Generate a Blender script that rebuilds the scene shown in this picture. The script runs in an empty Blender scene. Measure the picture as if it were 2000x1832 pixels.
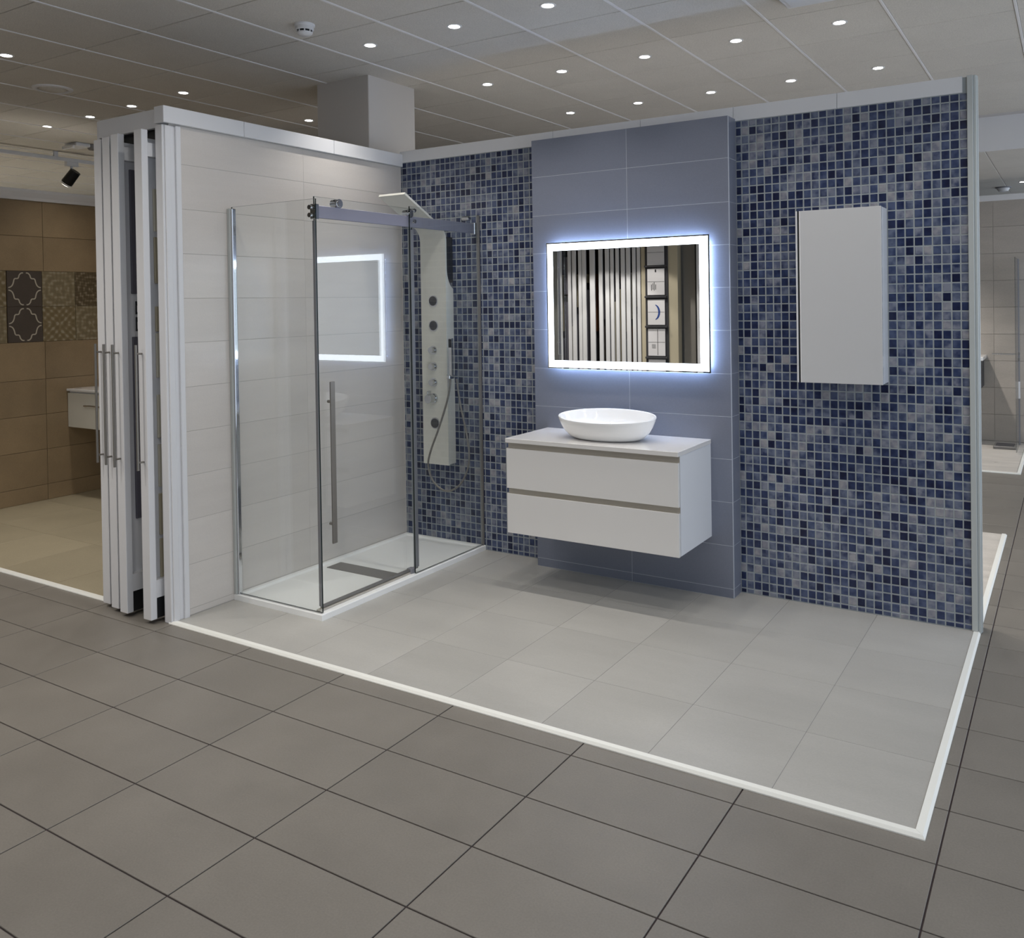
import bpy, bmesh, math, random
from mathutils import Vector, Matrix
import numpy as np
random.seed(7)
S = bpy.context.scene
COL = S.collection

# ------------------------------------------------------------------ camera, world, exposure
FPX, CX, CY = 1695.83, 1056.28, 608.48
YAW, PITCH, ROLL = 0.549798, -0.0112505, -0.0154097
CAM = Vector((2.7437, -1.4769, 1.6238))
cy_, sy_, cp_, sp_ = math.cos(YAW), math.sin(YAW), math.cos(PITCH), math.sin(PITCH)
FWD = Vector((-sy_ * cp_, cy_ * cp_, sp_))
RGT0 = Vector((cy_, sy_, 0))
UP0 = RGT0.cross(FWD)
RGT = RGT0 * math.cos(ROLL) + UP0 * math.sin(ROLL)
UPV = UP0 * math.cos(ROLL) - RGT0 * math.sin(ROLL)
cd = bpy.data.cameras.new('camera')
cam = bpy.data.objects.new('camera', cd)
COL.objects.link(cam)
M = Matrix.Identity(4)
for i in range(3):
    M[i][0], M[i][1], M[i][2], M[i][3] = RGT[i], UPV[i], -FWD[i], CAM[i]
cam.matrix_world = M
cd.sensor_fit = 'HORIZONTAL'
cd.sensor_width = 36
cd.lens = FPX / 2000 * 36
cd.shift_x = (1000 - CX) / 2000
cd.shift_y = (CY - 916) / 2000
cd.clip_end = 100
S.camera = cam

w = bpy.data.worlds.new('world')
S.world = w
w.use_nodes = True
w.node_tree.nodes['Background'].inputs[0].default_value = (0.76, 0.86, 1.0, 1)
w.node_tree.nodes['Background'].inputs[1].default_value = 1.35
vs = S.view_settings
vs.view_transform = 'Standard'
vs.look = 'None'
vs.gamma = 1
vs.exposure = 0.22
DOWN_W = 26.0 
AISLE_W = 18.0
REAR_W = 50.0             # each recessed downlight
MIRROR_FRONT = 7.5   # frosted border of the mirror
MIRROR_BACK = 24.0    # strips behind the mirror

# ------------------------------------------------------------------ materials
def srgb(r, g, b):
    f = lambda c: (c / 255 / 12.92) if c <= 10 else ((c / 255 + 0.055) / 1.055) ** 2.4
    return (f(r), f(g), f(b), 1)

def newmat(name):
    m = bpy.data.materials.new(name)
    m.use_nodes = True
    nt = m.node_tree
    return m, nt, nt.nodes['Principled BSDF']

def N(nt, t, **kw):
    n = nt.nodes.new(t)
    for k, v in kw.items():
        setattr(n, k, v)
    return n

def plain(name, col, rough=0.5, metal=0.0, coat=0.0, spec=0.5):
    m, nt, b = newmat(name)
    b.inputs['Base Color'].default_value = col
    b.inputs['Roughness'].default_value = rough
    b.inputs['Metallic'].default_value = metal
    b.inputs['Coat Weight'].default_value = coat
    b.inputs['Specular IOR Level'].default_value = spec
    # faint grain so that no surface is dead flat
    no = N(nt, 'ShaderNodeTexNoise')
    no.inputs['Scale'].default_value = 90
    no.inputs['Detail'].default_value = 3
    tc = N(nt, 'ShaderNodeTexCoord')
    nt.links.new(tc.outputs['Object'], no.inputs['Vector'])
    mr = N(nt, 'ShaderNodeMapRange')
    mr.inputs[3].default_value = max(0.0, rough - 0.03)
    mr.inputs[4].default_value = rough + 0.03
    nt.links.new(no.outputs[0], mr.inputs[0])
    nt.links.new(mr.outputs[0], b.inputs['Roughness'])
    return m

def stone(name, col, var=0.12, rough=0.4, scale=2.2, stretch=(1, 1, 1), spec=0.5, tile_var=0.05, speck=0.06, stain=None):
    """tile ceramic: cloudy colour, per tile offset and shade, fine speckle"""
    m, nt, b = newmat(name)
    L = nt.links.new
    geo = N(nt, 'ShaderNodeNewGeometry')
    oi = N(nt, 'ShaderNodeObjectInfo')
    mp = N(nt, 'ShaderNodeMapping')
    mp.inputs['Scale'].default_value = stretch
    L(geo.outputs['Position'], mp.inputs['Vector'])
    off = N(nt, 'ShaderNodeVectorMath', operation='ADD')
    sc = N(nt, 'ShaderNodeMath', operation='MULTIPLY')
    sc.inputs[1].default_value = 37.0
    L(oi.outputs['Random'], sc.inputs[0])
    L(mp.outputs[0], off.inputs[0])
    L(sc.outputs[0], off.inputs[1])
    n1 = N(nt, 'ShaderNodeTexNoise')
    n1.inputs['Scale'].default_value = scale
    n1.inputs['Detail'].default_value = 5
    n1.inputs['Roughness'].default_value = 0.62
    L(off.outputs[0], n1.inputs['Vector'])
    n2 = N(nt, 'ShaderNodeTexNoise')
    n2.inputs['Scale'].default_value = 160
    n2.inputs['Detail'].default_value = 2
    L(geo.outputs['Position'], n2.inputs['Vector'])
    def mapr(src, lo, hi, a=0.3, c=0.7):
        r = N(nt, 'ShaderNodeMapRange')
        r.inputs[1].default_value, r.inputs[2].default_value = a, c
        r.inputs[3].default_value, r.inputs[4].default_value = lo, hi
        L(src, r.inputs[0])
        return r.outputs[0]
    a = mapr(n1.outputs[0], 1 - var * 1.4, 1 + var * 1.4, 0.15, 0.85)
    c = mapr(n2.outputs[0], 1 - speck, 1 + speck)
    d = mapr(oi.outputs['Random'], 1 - tile_var, 1 + tile_var, 0, 1)
    m1 = N(nt, 'ShaderNodeMath', operation='MULTIPLY'); L(a, m1.inputs[0]); L(c, m1.inputs[1])
    m2 = N(nt, 'ShaderNodeMath', operation='MULTIPLY'); L(m1.outputs[0], m2.inputs[0]); L(d, m2.inputs[1])
    vm = N(nt, 'ShaderNodeVectorMath', operation='SCALE')
    vm.inputs[0].default_value = col[:3]
    L(m2.outputs[0], vm.inputs['Scale'])
    L(vm.outputs[0], b.inputs['Base Color'])
    b.inputs['Specular IOR Level'].default_value = spec
    rr = mapr(n1.outputs[0], max(0.03, rough - 0.04), rough + 0.05, 0.15, 0.85)
    L(rr, b.inputs['Roughness'])
    bp = N(nt, 'ShaderNodeBump')
    bp.inputs['Strength'].default_value = 0.06
    bp.inputs['Distance'].default_value = 0.002
    L(n2.outputs[0], bp.inputs['Height'])
    L(bp.outputs[0], b.inputs['Normal'])
    return m

def emis(name, col, strength):
    m = bpy.data.materials.new(name)
    m.use_nodes = True
    nt = m.node_tree
    nt.nodes.clear()
    o = N(nt, 'ShaderNodeOutputMaterial')
    e = N(nt, 'ShaderNodeEmission')
    e.inputs[0].default_value = col
    e.inputs[1].default_value = strength
    nt.links.new(e.outputs[0], o.inputs[0])
    return m

def glassmat(name, tint):
    m = bpy.data.materials.new(name)
    m.use_nodes = True
    nt = m.node_tree
    nt.nodes.clear()
    L = nt.links.new
    o = N(nt, 'ShaderNodeOutputMaterial')
    t = N(nt, 'ShaderNodeBsdfTransparent')
    t.inputs[0].default_value = tint
    g = N(nt, 'ShaderNodeBsdfGlossy')
    g.inputs['Roughness'].default_value = 0.0
    lw = N(nt, 'ShaderNodeLayerWeight')
    lw.inputs[0].default_value = 0.5
    p = N(nt, 'ShaderNodeMath', operation='POWER'); p.inputs[1].default_value = 4.0
    L(lw.outputs['Facing'], p.inputs[0])
    q = N(nt, 'ShaderNodeMapRange')
    q.inputs[3].default_value = 0.052
    q.inputs[4].default_value = 0.9
    L(p.outputs[0], q.inputs[0])
    mx = N(nt, 'ShaderNodeMixShader')
    L(q.outputs[0], mx.inputs[0]); L(t.outputs[0], mx.inputs[1]); L(g.outputs[0], mx.inputs[2])
    L(mx.outputs[0], o.inputs[0])
    return m

def mosaic_mat(name, c0, c1):
    """hand-glazed mosaic: one tone fading to another inside each piece"""
    m, nt, b = newmat(name)
    L = nt.links.new
    geo = N(nt, 'ShaderNodeNewGeometry')
    no = N(nt, 'ShaderNodeTexNoise')
    no.inputs['Scale'].default_value = 26
    no.inputs['Detail'].default_value = 2
    L(geo.outputs['Position'], no.inputs['Vector'])
    r = N(nt, 'ShaderNodeMapRange')
    r.inputs[1].default_value, r.inputs[2].default_value = 0.36, 0.64
    L(no.outputs[0], r.inputs[0])
    mx = N(nt, 'ShaderNodeMix', data_type='RGBA')
    mx.inputs['A'].default_value = c0
    mx.inputs['B'].default_value = c1
    L(r.outputs[0], mx.inputs['Factor'])
    L(mx.outputs['Result'], b.inputs['Base Color'])
    b.inputs['Roughness'].default_value = 0.28
    return m

MT = {}
MT['floor_dark'] = stone('dark_floor_tile', srgb(119, 114, 107), 0.10, 0.42, 3.0, tile_var=0.04)
MT['grout_dark'] = plain('dark_grout', srgb(58, 48, 50), 0.9)
MT['floor_light'] = stone('light_floor_tile', srgb(172, 170, 165), 0.09, 0.34, 1.6, (0.6, 2.2, 1), tile_var=0.05, speck=0.03)
MT['grout_light'] = plain('light_grout', srgb(132, 130, 127), 0.9)
MT['ceil'] = stone('ceiling_tile', srgb(205, 201, 194), 0.04, 0.95, 3.0, spec=0.1, tile_var=0.02, speck=0.10)
MT['tbar'] = plain('ceiling_tee_bar', srgb(196, 193, 192), 0.5)
MT['tee'] = plain('white_tee_bar', srgb(226, 224, 224), 0.4)
MT['white'] = plain('white_paint', srgb(222, 222, 224), 0.35)
MT['strip'] = plain('white_edge_profile', srgb(236, 236, 230), 0.35)
MT['walltile'] = stone('cream_wall_tile', srgb(208, 202, 196), 0.05, 0.2, 1.3, (1, 0.7, 6), tile_var=0.025, speck=0.02)
MT['wallgrout'] = plain('cream_grout', srgb(176, 172, 166), 0.9)
MT['bluetile'] = stone('blue_wall_tile', srgb(119, 124, 139), 0.05, 0.3, 1.6, (0.8, 1, 3), tile_var=0.03, speck=0.03)
MT['bluegrout'] = plain('pale_grout', srgb(180, 184, 194), 0.9)
MT['mgrout'] = plain('mosaic_grout', srgb(160, 166, 168), 0.9)
MT['gloss'] = plain('gloss_white_lacquer', srgb(226, 224, 222), 0.09, coat=0.3)
MT['gloss2'] = plain('gloss_pale_lacquer', srgb(206, 206, 207), 0.07, coat=0.9)
MT['side'] = plain('white_melamine', srgb(224, 226, 230), 0.3)
MT['ceramic'] = plain('white_ceramic', srgb(238, 238, 238), 0.06, coat=0.4)
MT['alu'] = plain('brushed_aluminium', srgb(192, 187, 178), 0.42, 0.55)
MT['post'] = plain('pale_grey_profile', srgb(186, 190, 188), 0.4)
MT['bar'] = plain('grey_bar_handle', srgb(136, 132, 126), 0.4, 0.6)
MT['chrome'] = plain('chrome', srgb(205, 207, 210), 0.07, 1.0)
MT['satin'] = plain('satin_rail', srgb(152, 151, 164), 0.45, 0.6)
MT['dark'] = plain('dark_rubber', srgb(30, 32, 34), 0.5)
MT['black'] = plain('black_metal', srgb(14, 14, 15), 0.4)
MT['grey'] = plain('grey_steel_cover', srgb(128, 126, 124), 0.35, 0.4)
MT['seal'] = plain('grey_plastic_seal', srgb(128, 128, 134), 0.4)
MT['glass'] = glassmat('clear_glass', (0.985, 0.994, 0.989, 1))
MT['gedge'] = plain('green_glass_edge', srgb(16, 30, 29), 0.3, spec=0.2)
MT['tray'] = plain('white_tray_resin', srgb(243, 244, 243), 0.4)
MT['tower'] = plain('white_shower_panel', srgb(222, 221, 212), 0.18)
MT['jet'] = plain('dark_jet_rubber', srgb(70, 70, 72), 0.45)
MT['brown'] = stone('brown_wall_tile', srgb(143, 124, 97), 0.2, 0.4, 2.2, tile_var=0.06)
MT['browngrout'] = plain('brown_grout', srgb(112, 92, 64), 0.9)
MT['brownfloor'] = stone('beige_floor_tile', srgb(156, 146, 123), 0.10, 0.4, 2.0, (1, 1, 1), tile_var=0.06)
MT['browngroutf'] = plain('beige_grout', srgb(130, 120, 100), 0.9)
MT['slate'] = stone('slate_decor_tile', srgb(76, 68, 62), 0.12, 0.45, 4.0)
MT['line'] = plain('pale_ornament_line', srgb(176, 168, 152), 0.6)
MT['pillar'] = plain('pillar_paint', srgb(196, 190, 184), 0.6)
MT['greywall'] = stone('grey_wall_tile', srgb(176, 168, 159), 0.08, 0.4, 2.0, (1, 1, 4))
MT['marble'] = stone('marble_floor_tile', srgb(200, 194, 186), 0.16, 0.3, 3.0, (1, 3, 1))
MT['beigewall'] = plain('beige_paint', srgb(190, 180, 156), 0.7)
MT['greypaint'] = plain('grey_paint', srgb(150, 146, 140), 0.7)
MT['charcoal'] = plain('charcoal_rack', srgb(60, 60, 64), 0.5)
MT['paper'] = plain('white_paper', srgb(222, 220, 222), 0.6)
MT['ink'] = plain('dark_ink', srgb(40, 40, 44), 0.7)
MT['blueink'] = plain('blue_ink', srgb(40, 70, 140), 0.6)
MT['sample'] = plain('cream_sample', srgb(196, 190, 172), 0.4)
MT['sample2'] = plain('stone_sample', srgb(172, 162, 138), 0.5)
MT['samplegrey'] = plain('slate_sample', srgb(96, 94, 104), 0.5)
MT['woodbrown'] = plain('brown_sample', srgb(110, 70, 44), 0.5)
MT['led'] = emis('downlight_led', (1, 0.97, 0.93, 1), 28)
MT['mled'] = emis('mirror_frosted_light', (0.80, 0.89, 1.0, 1), MIRROR_FRONT)
MT['mback'] = emis('mirror_back_strip', (0.52, 0.68, 1.0, 1), MIRROR_BACK)
MT['spotled'] = emis('spot_bulb', (1, 0.95, 0.85, 1), 12)
mm, nt_, b_ = newmat('mirror_silver')
b_.inputs['Base Color'].default_value = (0.86, 0.87, 0.86, 1)
b_.inputs['Metallic'].default_value = 1
b_.inputs['Roughness'].default_value = 0.0
MT['mirror'] = mm
MOS = []
for k, (a, c) in enumerate([((15, 22, 54), (30, 40, 74)), ((28, 38, 72), (50, 62, 96)), ((46, 58, 92), (78, 89, 118)),
                            ((62, 73, 102), (106, 114, 134)), ((88, 96, 119), (130, 134, 147)), ((116, 119, 134), (154, 153, 158)),
                            ((60, 70, 100), (130, 134, 148)), ((36, 47, 82), (98, 106, 128))]):
    MOS.append(mosaic_mat('blue_mosaic_%d' % k, srgb(*a), srgb(*c)))
MOSW = [0.12, 0.2, 0.19, 0.14, 0.10, 0.08, 0.08, 0.09]

# ------------------------------------------------------------------ geometry helpers
BASE = {}

class MB:
    def __init__(self):
        self.v, self.f, self.mi = [], [], []
    def add(self, vs, fs, mi=0):
        o = len(self.v)
        self.v += [tuple(p) for p in vs]
        self.f += [[i + o for i in f] for f in fs]
        self.mi += [mi] * len(fs)
        return self
    def box(self, x0, x1, y0, y1, z0, z1, mi=0):
        v = [(x0, y0, z0), (x1, y0, z0), (x1, y1, z0), (x0, y1, z0), (x0, y0, z1), (x1, y0, z1), (x1, y1, z1), (x0, y1, z1)]
        return self.add(v, [(0, 3, 2, 1), (4, 5, 6, 7), (0, 1, 5, 4), (1, 2, 6, 5), (2, 3, 7, 6), (3, 0, 4, 7)], mi)
    def cbox(self, x0, x1, y0, y1, z0, z1, c=0.003, seg=1, mi=0):
        bm = bmesh.new()
        bmesh.ops.create_cube(bm, size=1)
        for v in bm.verts:
            v.co = Vector(((x0 + x1) / 2 + v.co.x * (x1 - x0), (y0 + y1) / 2 + v.co.y * (y1 - y0), (z0 + z1) / 2 + v.co.z * (z1 - z0)))
        bmesh.ops.bevel(bm, geom=bm.edges[:], offset=c, segments=seg, affect='EDGES', profile=0.5)
        bm.verts.index_update()
        self.add([v.co[:] for v in bm.verts], [[v.index for v in f.verts] for f in bm.faces], mi)
        bm.free()
        return self
    def cyl(self, p0, p1, r0, r1=None, n=16, mi=0, caps=True):
        r1 = r0 if r1 is None else r1
        p0, p1 = Vector(p0), Vector(p1)
        a = (p1 - p0).normalized()
        t = Vector((0, 0, 1)) if abs(a.z) < 0.9 else Vector((1, 0, 0))
        u = a.cross(t).normalized(); v = a.cross(u)
        vs = []
        for p, r in ((p0, r0), (p1, r1)):
            for k in range(n):
                an = 2 * math.pi * k / n
                vs.append(p + (u * math.cos(an) + v * math.sin(an)) * r)
        fs = [(k, (k + 1) % n, n + (k + 1) % n, n + k) for k in range(n)]
        if caps:
            fs += [list(range(n))[::-1], list(range(n, 2 * n))]
        return self.add(vs, fs, mi)
    def lathe(self, c, prof, n=32, sx=1.0, sy=1.0, mi=0, tilt=None):
        """prof: list of (radius, z)"""
        vs = []
        for r, z in prof:
            for k in range(n):
                an = 2 * math.pi * k / n
                vs.append((c[0] + r * sx * math.cos(an), c[1] + r * sy * math.sin(an), c[2] + z + (tilt(an, r, z) if tilt else 0)))
        fs = []
        for i in range(len(prof) - 1):
            for k in range(n):
                fs.append((i * n + k, i * n + (k + 1) % n, (i + 1) * n + (k + 1) % n, (i + 1) * n + k))
        return self.add(vs, fs, mi)
    def tube(self, pts, r, n=8, mi=0):
        pts = [Vector(p) for p in pts]
        vs = []
        up = Vector((0, 1, 0))
        for i, p in enumerate(pts):
            d = (pts[min(i + 1, len(pts) - 1)] - pts[max(i - 1, 0)]).normalized()
            t = Vector((0, 1, 0)) if abs(d.y) < 0.9 else Vector((1, 0, 0))
            u = d.cross(t).normalized(); v = d.cross(u)
            for k in range(n):
                an = 2 * math.pi * k / n
                vs.append(p + (u * math.cos(an) + v * math.sin(an)) * r)
        fs = []
        for i in range(len(pts) - 1):
            for k in range(n):
                fs.append((i * n + k, i * n + (k + 1) % n, (i + 1) * n + (k + 1) % n, (i + 1) * n + k))
        fs += [list(range(n))[::-1], list(range((len(pts) - 1) * n, len(pts) * n))]
        return self.add(vs, fs, mi)
    def prism(self, poly, axis, a, b, mi=0):
        """poly of 2D points extruded along axis; the other two axes in order"""
        n = len(poly)
        def mk(p, t):
            q = [0, 0, 0]
            o = [i for i in range(3) if i != axis]
            q[o[0]], q[o[1]], q[axis] = p[0], p[1], t
            return tuple(q)
        vs = [mk(p, a) for p in poly] + [mk(p, b) for p in poly]
        fs = [(i, (i + 1) % n, n + (i + 1) % n, n + i) for i in range(n)] + [list(range(n))[::-1], list(range(n, 2 * n))]
        return self.add(vs, fs, mi)
    def mesh(self, name, mats, off=(0, 0, 0), smooth=False):
        me = bpy.data.meshes.new(name)
        o = Vector(off)
        me.from_pydata([(p[0] - o.x, p[1] - o.y, p[2] - o.z) for p in self.v], [], self.f)
        if not isinstance(mats, (list, tuple)):
            mats = [mats]
        for m in mats:
            me.materials.append(MT[m] if isinstance(m, str) else m)
        me.polygons.foreach_set('material_index', self.mi)
        bm = bmesh.new(); bm.from_mesh(me)
        bmesh.ops.recalc_face_normals(bm, faces=bm.faces)
        bm.to_mesh(me); bm.free()
        if smooth:
            me.polygons.foreach_set('use_smooth', [True] * len(me.polygons))
            me.set_sharp_from_angle(angle=math.radians(40))
        me.update()
        return me
    def build(self, name, mats, parent=None, smooth=False):
        off = BASE.get(parent.name, Vector((0, 0, 0))) if parent else self.center()
        me = self.mesh(name, mats, off, smooth)
        o = bpy.data.objects.new(name, me)
        COL.objects.link(o)
        if parent:
            o.parent = parent
            BASE[o.name] = BASE.get(parent.name, Vector((0, 0, 0)))
        else:
            o.location = off
            BASE[o.name] = Vector(off)
        return o
    def center(self):
        a = np.array(self.v)
        return Vector(((a[:, 0].min() + a[:, 0].max()) / 2, (a[:, 1].min() + a[:, 1].max()) / 2, a[:, 2].min()))

def tag(o, label=None, cat=None, group=None, kind=None):
    if label: o['label'] = label
    if cat: o['category'] = cat
    if group: o['group'] = group
    if kind: o['kind'] = kind
    return o

def thing(name, loc, label, cat, group=None, kind=None):
    o = bpy.data.objects.new(name, None)
    COL.objects.link(o)
    o.location = loc
    o.empty_display_size = 0.1
    BASE[o.name] = Vector(loc)
    return tag(o, label, cat, group, kind)

def struct(name, mb, mat, label, cat, smooth=False):
    return tag(mb.build(name, mat, None, smooth), label, cat, kind='structure')

def piece(name, me, parent, loc):
    """a part that shares its mesh; loc in world"""
    o = bpy.data.objects.new(name, me)
    COL.objects.link(o)
    o.parent = parent
    o.location = Vector(loc) - BASE[parent.name]
    BASE[o.name] = Vector(loc)
    return o

def pix(p):
    d = Vector(p) - CAM
    z = d.dot(FWD)
    if z < 0.05:
        return None
    return (CX + FPX * d.dot(RGT) / z, CY - FPX * d.dot(UPV) / z, z)

def seen(p, m=60):
    q = pix(p)
    return q is not None and -m < q[0] < 2000 + m and -m < q[1] < 1832 + m

# ------------------------------------------------------------------ key dimensions
YB, YC, XL, HC = 3.142, 3.022, -1.205, 3.18
YF, XR = 1.296, 2.357
ZP = 0.010            # booth floor
GX, GY = -1.7076, 0.9594
XBW = -4.69           # brown wall

# ------------------------------------------------------------------ floor of the shop: dark 60 x 30 tiles
fl = struct('floor', MB().box(-11.5, 5.0, -5.5, 14.5, -0.06, -0.004), 'grout_dark',
            'dark grey-brown tiled shop floor with dark joints', 'floor')
tile_me = {}
def floor_tile_mesh(sx, sy, mat, t=0.012, c=0.0012, g=0.0025):
    k = (round(sx, 4), round(sy, 4), mat, t, g)
    if k not in tile_me:
        tile_me[k] = MB().cbox(-sx / 2 + g, sx / 2 - g, -sy / 2 + g, sy / 2 - g, -t, 0, c).mesh('tile', mat)
    return tile_me[k]
cells, rest = [], MB()
for i in range(-19, 8):
    for j in range(-18, 48):
        x0, x1, y0, y1 = i * 0.6, i * 0.6 + 0.6, j * 0.3, j * 0.3 + 0.3
        # what the raised booth floors cover is left out or cut back
        if y1 > 1.30 and x0 < XR:
            if y0 >= 1.29 and x1 <= XR + 0.01 and not (y0 > 5.1):
                continue
            if y0 > 5.1 and x1 <= 1.3:
                continue
        cells.append((i, j, x0, x1, y0, y1))
near = sorted([c for c in cells if seen(((c[2] + c[3]) / 2, (c[4] + c[5]) / 2, 0), 120) or
               any(seen((x, y, 0), 0) for x in (c[2], c[3]) for y in (c[4], c[5]))],
              key=lambda c: (Vector(((c[2] + c[3]) / 2, (c[4] + c[5]) / 2, 0)) - CAM).length)[:280]
ns = {c[:2] for c in near}
for c in cells:
    cx, cy = (c[2] + c[3]) / 2, (c[4] + c[5]) / 2
    if c[:2] in ns:
        piece('floor_tile', floor_tile_mesh(0.6, 0.3, 'floor_dark'), fl, (cx, cy, 0))
    else:
        rest.box(c[2] + .003, c[3] - .003, c[4] + .003, c[5] - .003, -0.012, 0)
tag(rest.build('distant_floor_tiles', 'floor_dark', fl), kind='stuff')

# ------------------------------------------------------------------ ceiling: 60 x 60 lay-in tiles on tee bars
ce = struct('ceiling', MB().box(-11.5, 4.9, -5.5, 7.15, HC + 0.008, HC + 0.06), 'tbar',
            'suspended ceiling of square pale grey tiles on white tee bars', 'ceiling')
ctile = MB().cbox(-0.2915, 0.2915, -0.2965, 0.2965, 0, 0.012, 0.002).mesh('ceiling_tile', 'ceil')
PIL = (-1.80, -1.315, 2.955, 3.44)     # pillar through the ceiling
cells, rest = [], MB()
for i in range(-16, 15):
    for j in range(-10, 10):
        x, y = GX + i * 0.6 + 0.3, GY + j * 0.6 + 0.3
        if y + 0.3 > 7.15 or x < -11.3 or x > 4.6 or y < -5.3:
            continue
        cells.append((i, j, x, y))
vis = sorted([c for c in cells if seen((c[2], c[3], HC), 130)], key=lambda c: (Vector((c[2], c[3], HC)) - CAM).length)[:290]
vs_ = {c[:2] for c in vis}
for i, j, x, y in cells:
    if (i, j) in vs_:
        piece('ceiling_tile', ctile, ce, (x, y, HC))
    else:
        rest.box(x - .293, x + .293, y - .293, y + .293, HC, HC + .012)
tag(rest.build('distant_ceiling_tiles', 'ceil', ce), kind='stuff')
tb = MB().cbox(-0.0075, 0.0075, -6.2, 6.32, -0.004, 0.009, 0.0015).mesh('tee_bar', 'tee')
for i in range(-15, 11):
    piece('tee_bar', tb, ce, (GX + i * 0.6, 0.8, HC))
# lower ceiling further back on the right with its step
lc = struct('ceiling_low', MB().box(-11.5, 4.9, 7.15, 14.5, 2.905, 3.0), 'tbar', 'lower white ceiling beyond the step at far right', 'ceiling')
lct = MB().cbox(-0.596, 0.596, -1.196, 1.196, 0, 0.012, 0.002).mesh('ceiling_panel', 'ceil')
for i in range(-3, 3):
    for j in range(0, 3):
        piece('ceiling_panel', lct, lc, (2.086 + 0.6 + (i - 1) * 1.2, 7.15 + 1.25 + j * 2.4, 2.9))
struct('trim_1', MB().cbox(-11.5, 4.9, 7.12, 7.15, 2.89, HC + 0.03, 0.004), 'white', 'white step board where the ceiling drops lower', 'trim')

# ------------------------------------------------------------------ main booth floor: light 45 x 45 tiles with white edge profile
bf = struct('floor_booth', MB().box(XL - .05, XR - .028, YF + .028, YB + .04, 0.0, ZP - 0.0008), 'grout_light',
            'raised light grey tiled floor of the shower and vanity booth', 'floor')
xs = [XL, -.782, -.337, .108, .553, .998, 1.442, 1.887, XR - .03]
ys = [YF + .029, 1.763, 2.215, 2.665, YB]
for i in range(len(xs) - 1):
    for j in range(len(ys) - 1):
        sx, sy = xs[i + 1] - xs[i], ys[j + 1] - ys[j]
        piece('booth_floor_tile', floor_tile_mesh(sx, sy, 'floor_light', 0.006, 0.0005, 0.0011), bf, ((xs[i] + xs[i + 1]) / 2, (ys[j] + ys[j + 1]) / 2, ZP))
def edge_front(name, x0, x1, y0, label, miter=True):
    w_ = 0.030
    prof = [(0, 0.0), (0, 0.004), (0.008, 0.0125), (w_, 0.0125), (w_, 0.0)]
    mb = MB()
    vs, fs = [], []
    for (p, z) in prof:
        vs.append((x0, y0 + p, z))
    for (p, z) in prof:
        vs.append((x1 - (p if miter else 0), y0 + p, z))
    n = len(prof)
    fs = [(i, (i + 1) % n, n + (i + 1) % n, n + i) for i in range(n)] + [list(range(n))[::-1], list(range(n, 2 * n))]
    mb.add(vs, fs)
    return struct(name, mb, 'strip', label, 'trim')
def edge_side(name, x1, y0, y1, label, miter=True):
    w_ = 0.030
    prof = [(0, 0.0), (0, 0.004), (0.008, 0.0125), (w_, 0.0125), (w_, 0.0)]
    vs = [(x1 - p, y0 + (p + .0008 if miter else 0), z) for p, z in prof] + [(x1 - p, y1, z) for p, z in prof]
    n = len(prof)
    fs = [(i, (i + 1) % n, n + (i + 1) % n, n + i) for i in range(n)] + [list(range(n))[::-1], list(range(n, 2 * n))]
    return struct(name, MB().add(vs, fs), 'strip', label, 'trim')
edge_front('trim_2', XL - .02, XR, YF, 'white edge profile along the front of the booth floor')
edge_side('trim_3', XR, YF, 3.13, 'white edge profile along the right side of the booth floor')

# ------------------------------------------------------------------ left wall of the booth: cream tiles, white post and top board
wl = struct('wall_left', MB().box(XL - .045, XL - .0008, 1.34, YB, 0, 2.655), 'wallgrout', 'cream tiled partition wall on the left of the shower', 'wall')
zs = [0.012, 0.045] + [0.045 + 0.2322 * k for k in range(1, 11)] + [2.565]
zs = sorted(set(round(z, 4) for z in zs))
for k in range(len(zs) - 1):
    for a, b in ((1.402, 2.252), (2.252, YB)):
        h = zs[k + 1] - zs[k]
        key = ('lw', round(h, 3), round(b - a, 3))
        if key not in tile_me:
            g = 0.0012
            tile_me[key] = MB().cbox(-.009, 0, -(b - a) / 2 + .0003, (b - a) / 2 - .0003, -h / 2 + g, h / 2 - g, 0.0004).mesh('wall_tile', 'walltile')
        piece('wall_tile', tile_me[key], wl, (XL, (a + b) / 2, (zs[k] + zs[k + 1]) / 2))
mb = MB()
mb.cbox(-1.262, -1.205, 1.300, 1.402, 0.0, 2.56, 0.003)
mb.cbox(-1.206, -1.196, 1.312, 1.345, 0.0, 2.556, 0.003)
mb.cbox(-1.206, -1.192, 1.372, 1.402, 0.0, 2.560, 0.003)
struct('trim_4', mb, 'white', 'white profiled end post of the left partition wall', 'trim')
mb = MB()
for a, b in ((1.296, 1.80), (1.802, 2.49), (2.492, YB)):
    mb.cbox(-1.262, -1.183, a, b, 2.567, 2.652, 0.002)
struct('trim_5', mb, 'white', 'white boards along the top of the left partition wall', 'trim')

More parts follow.
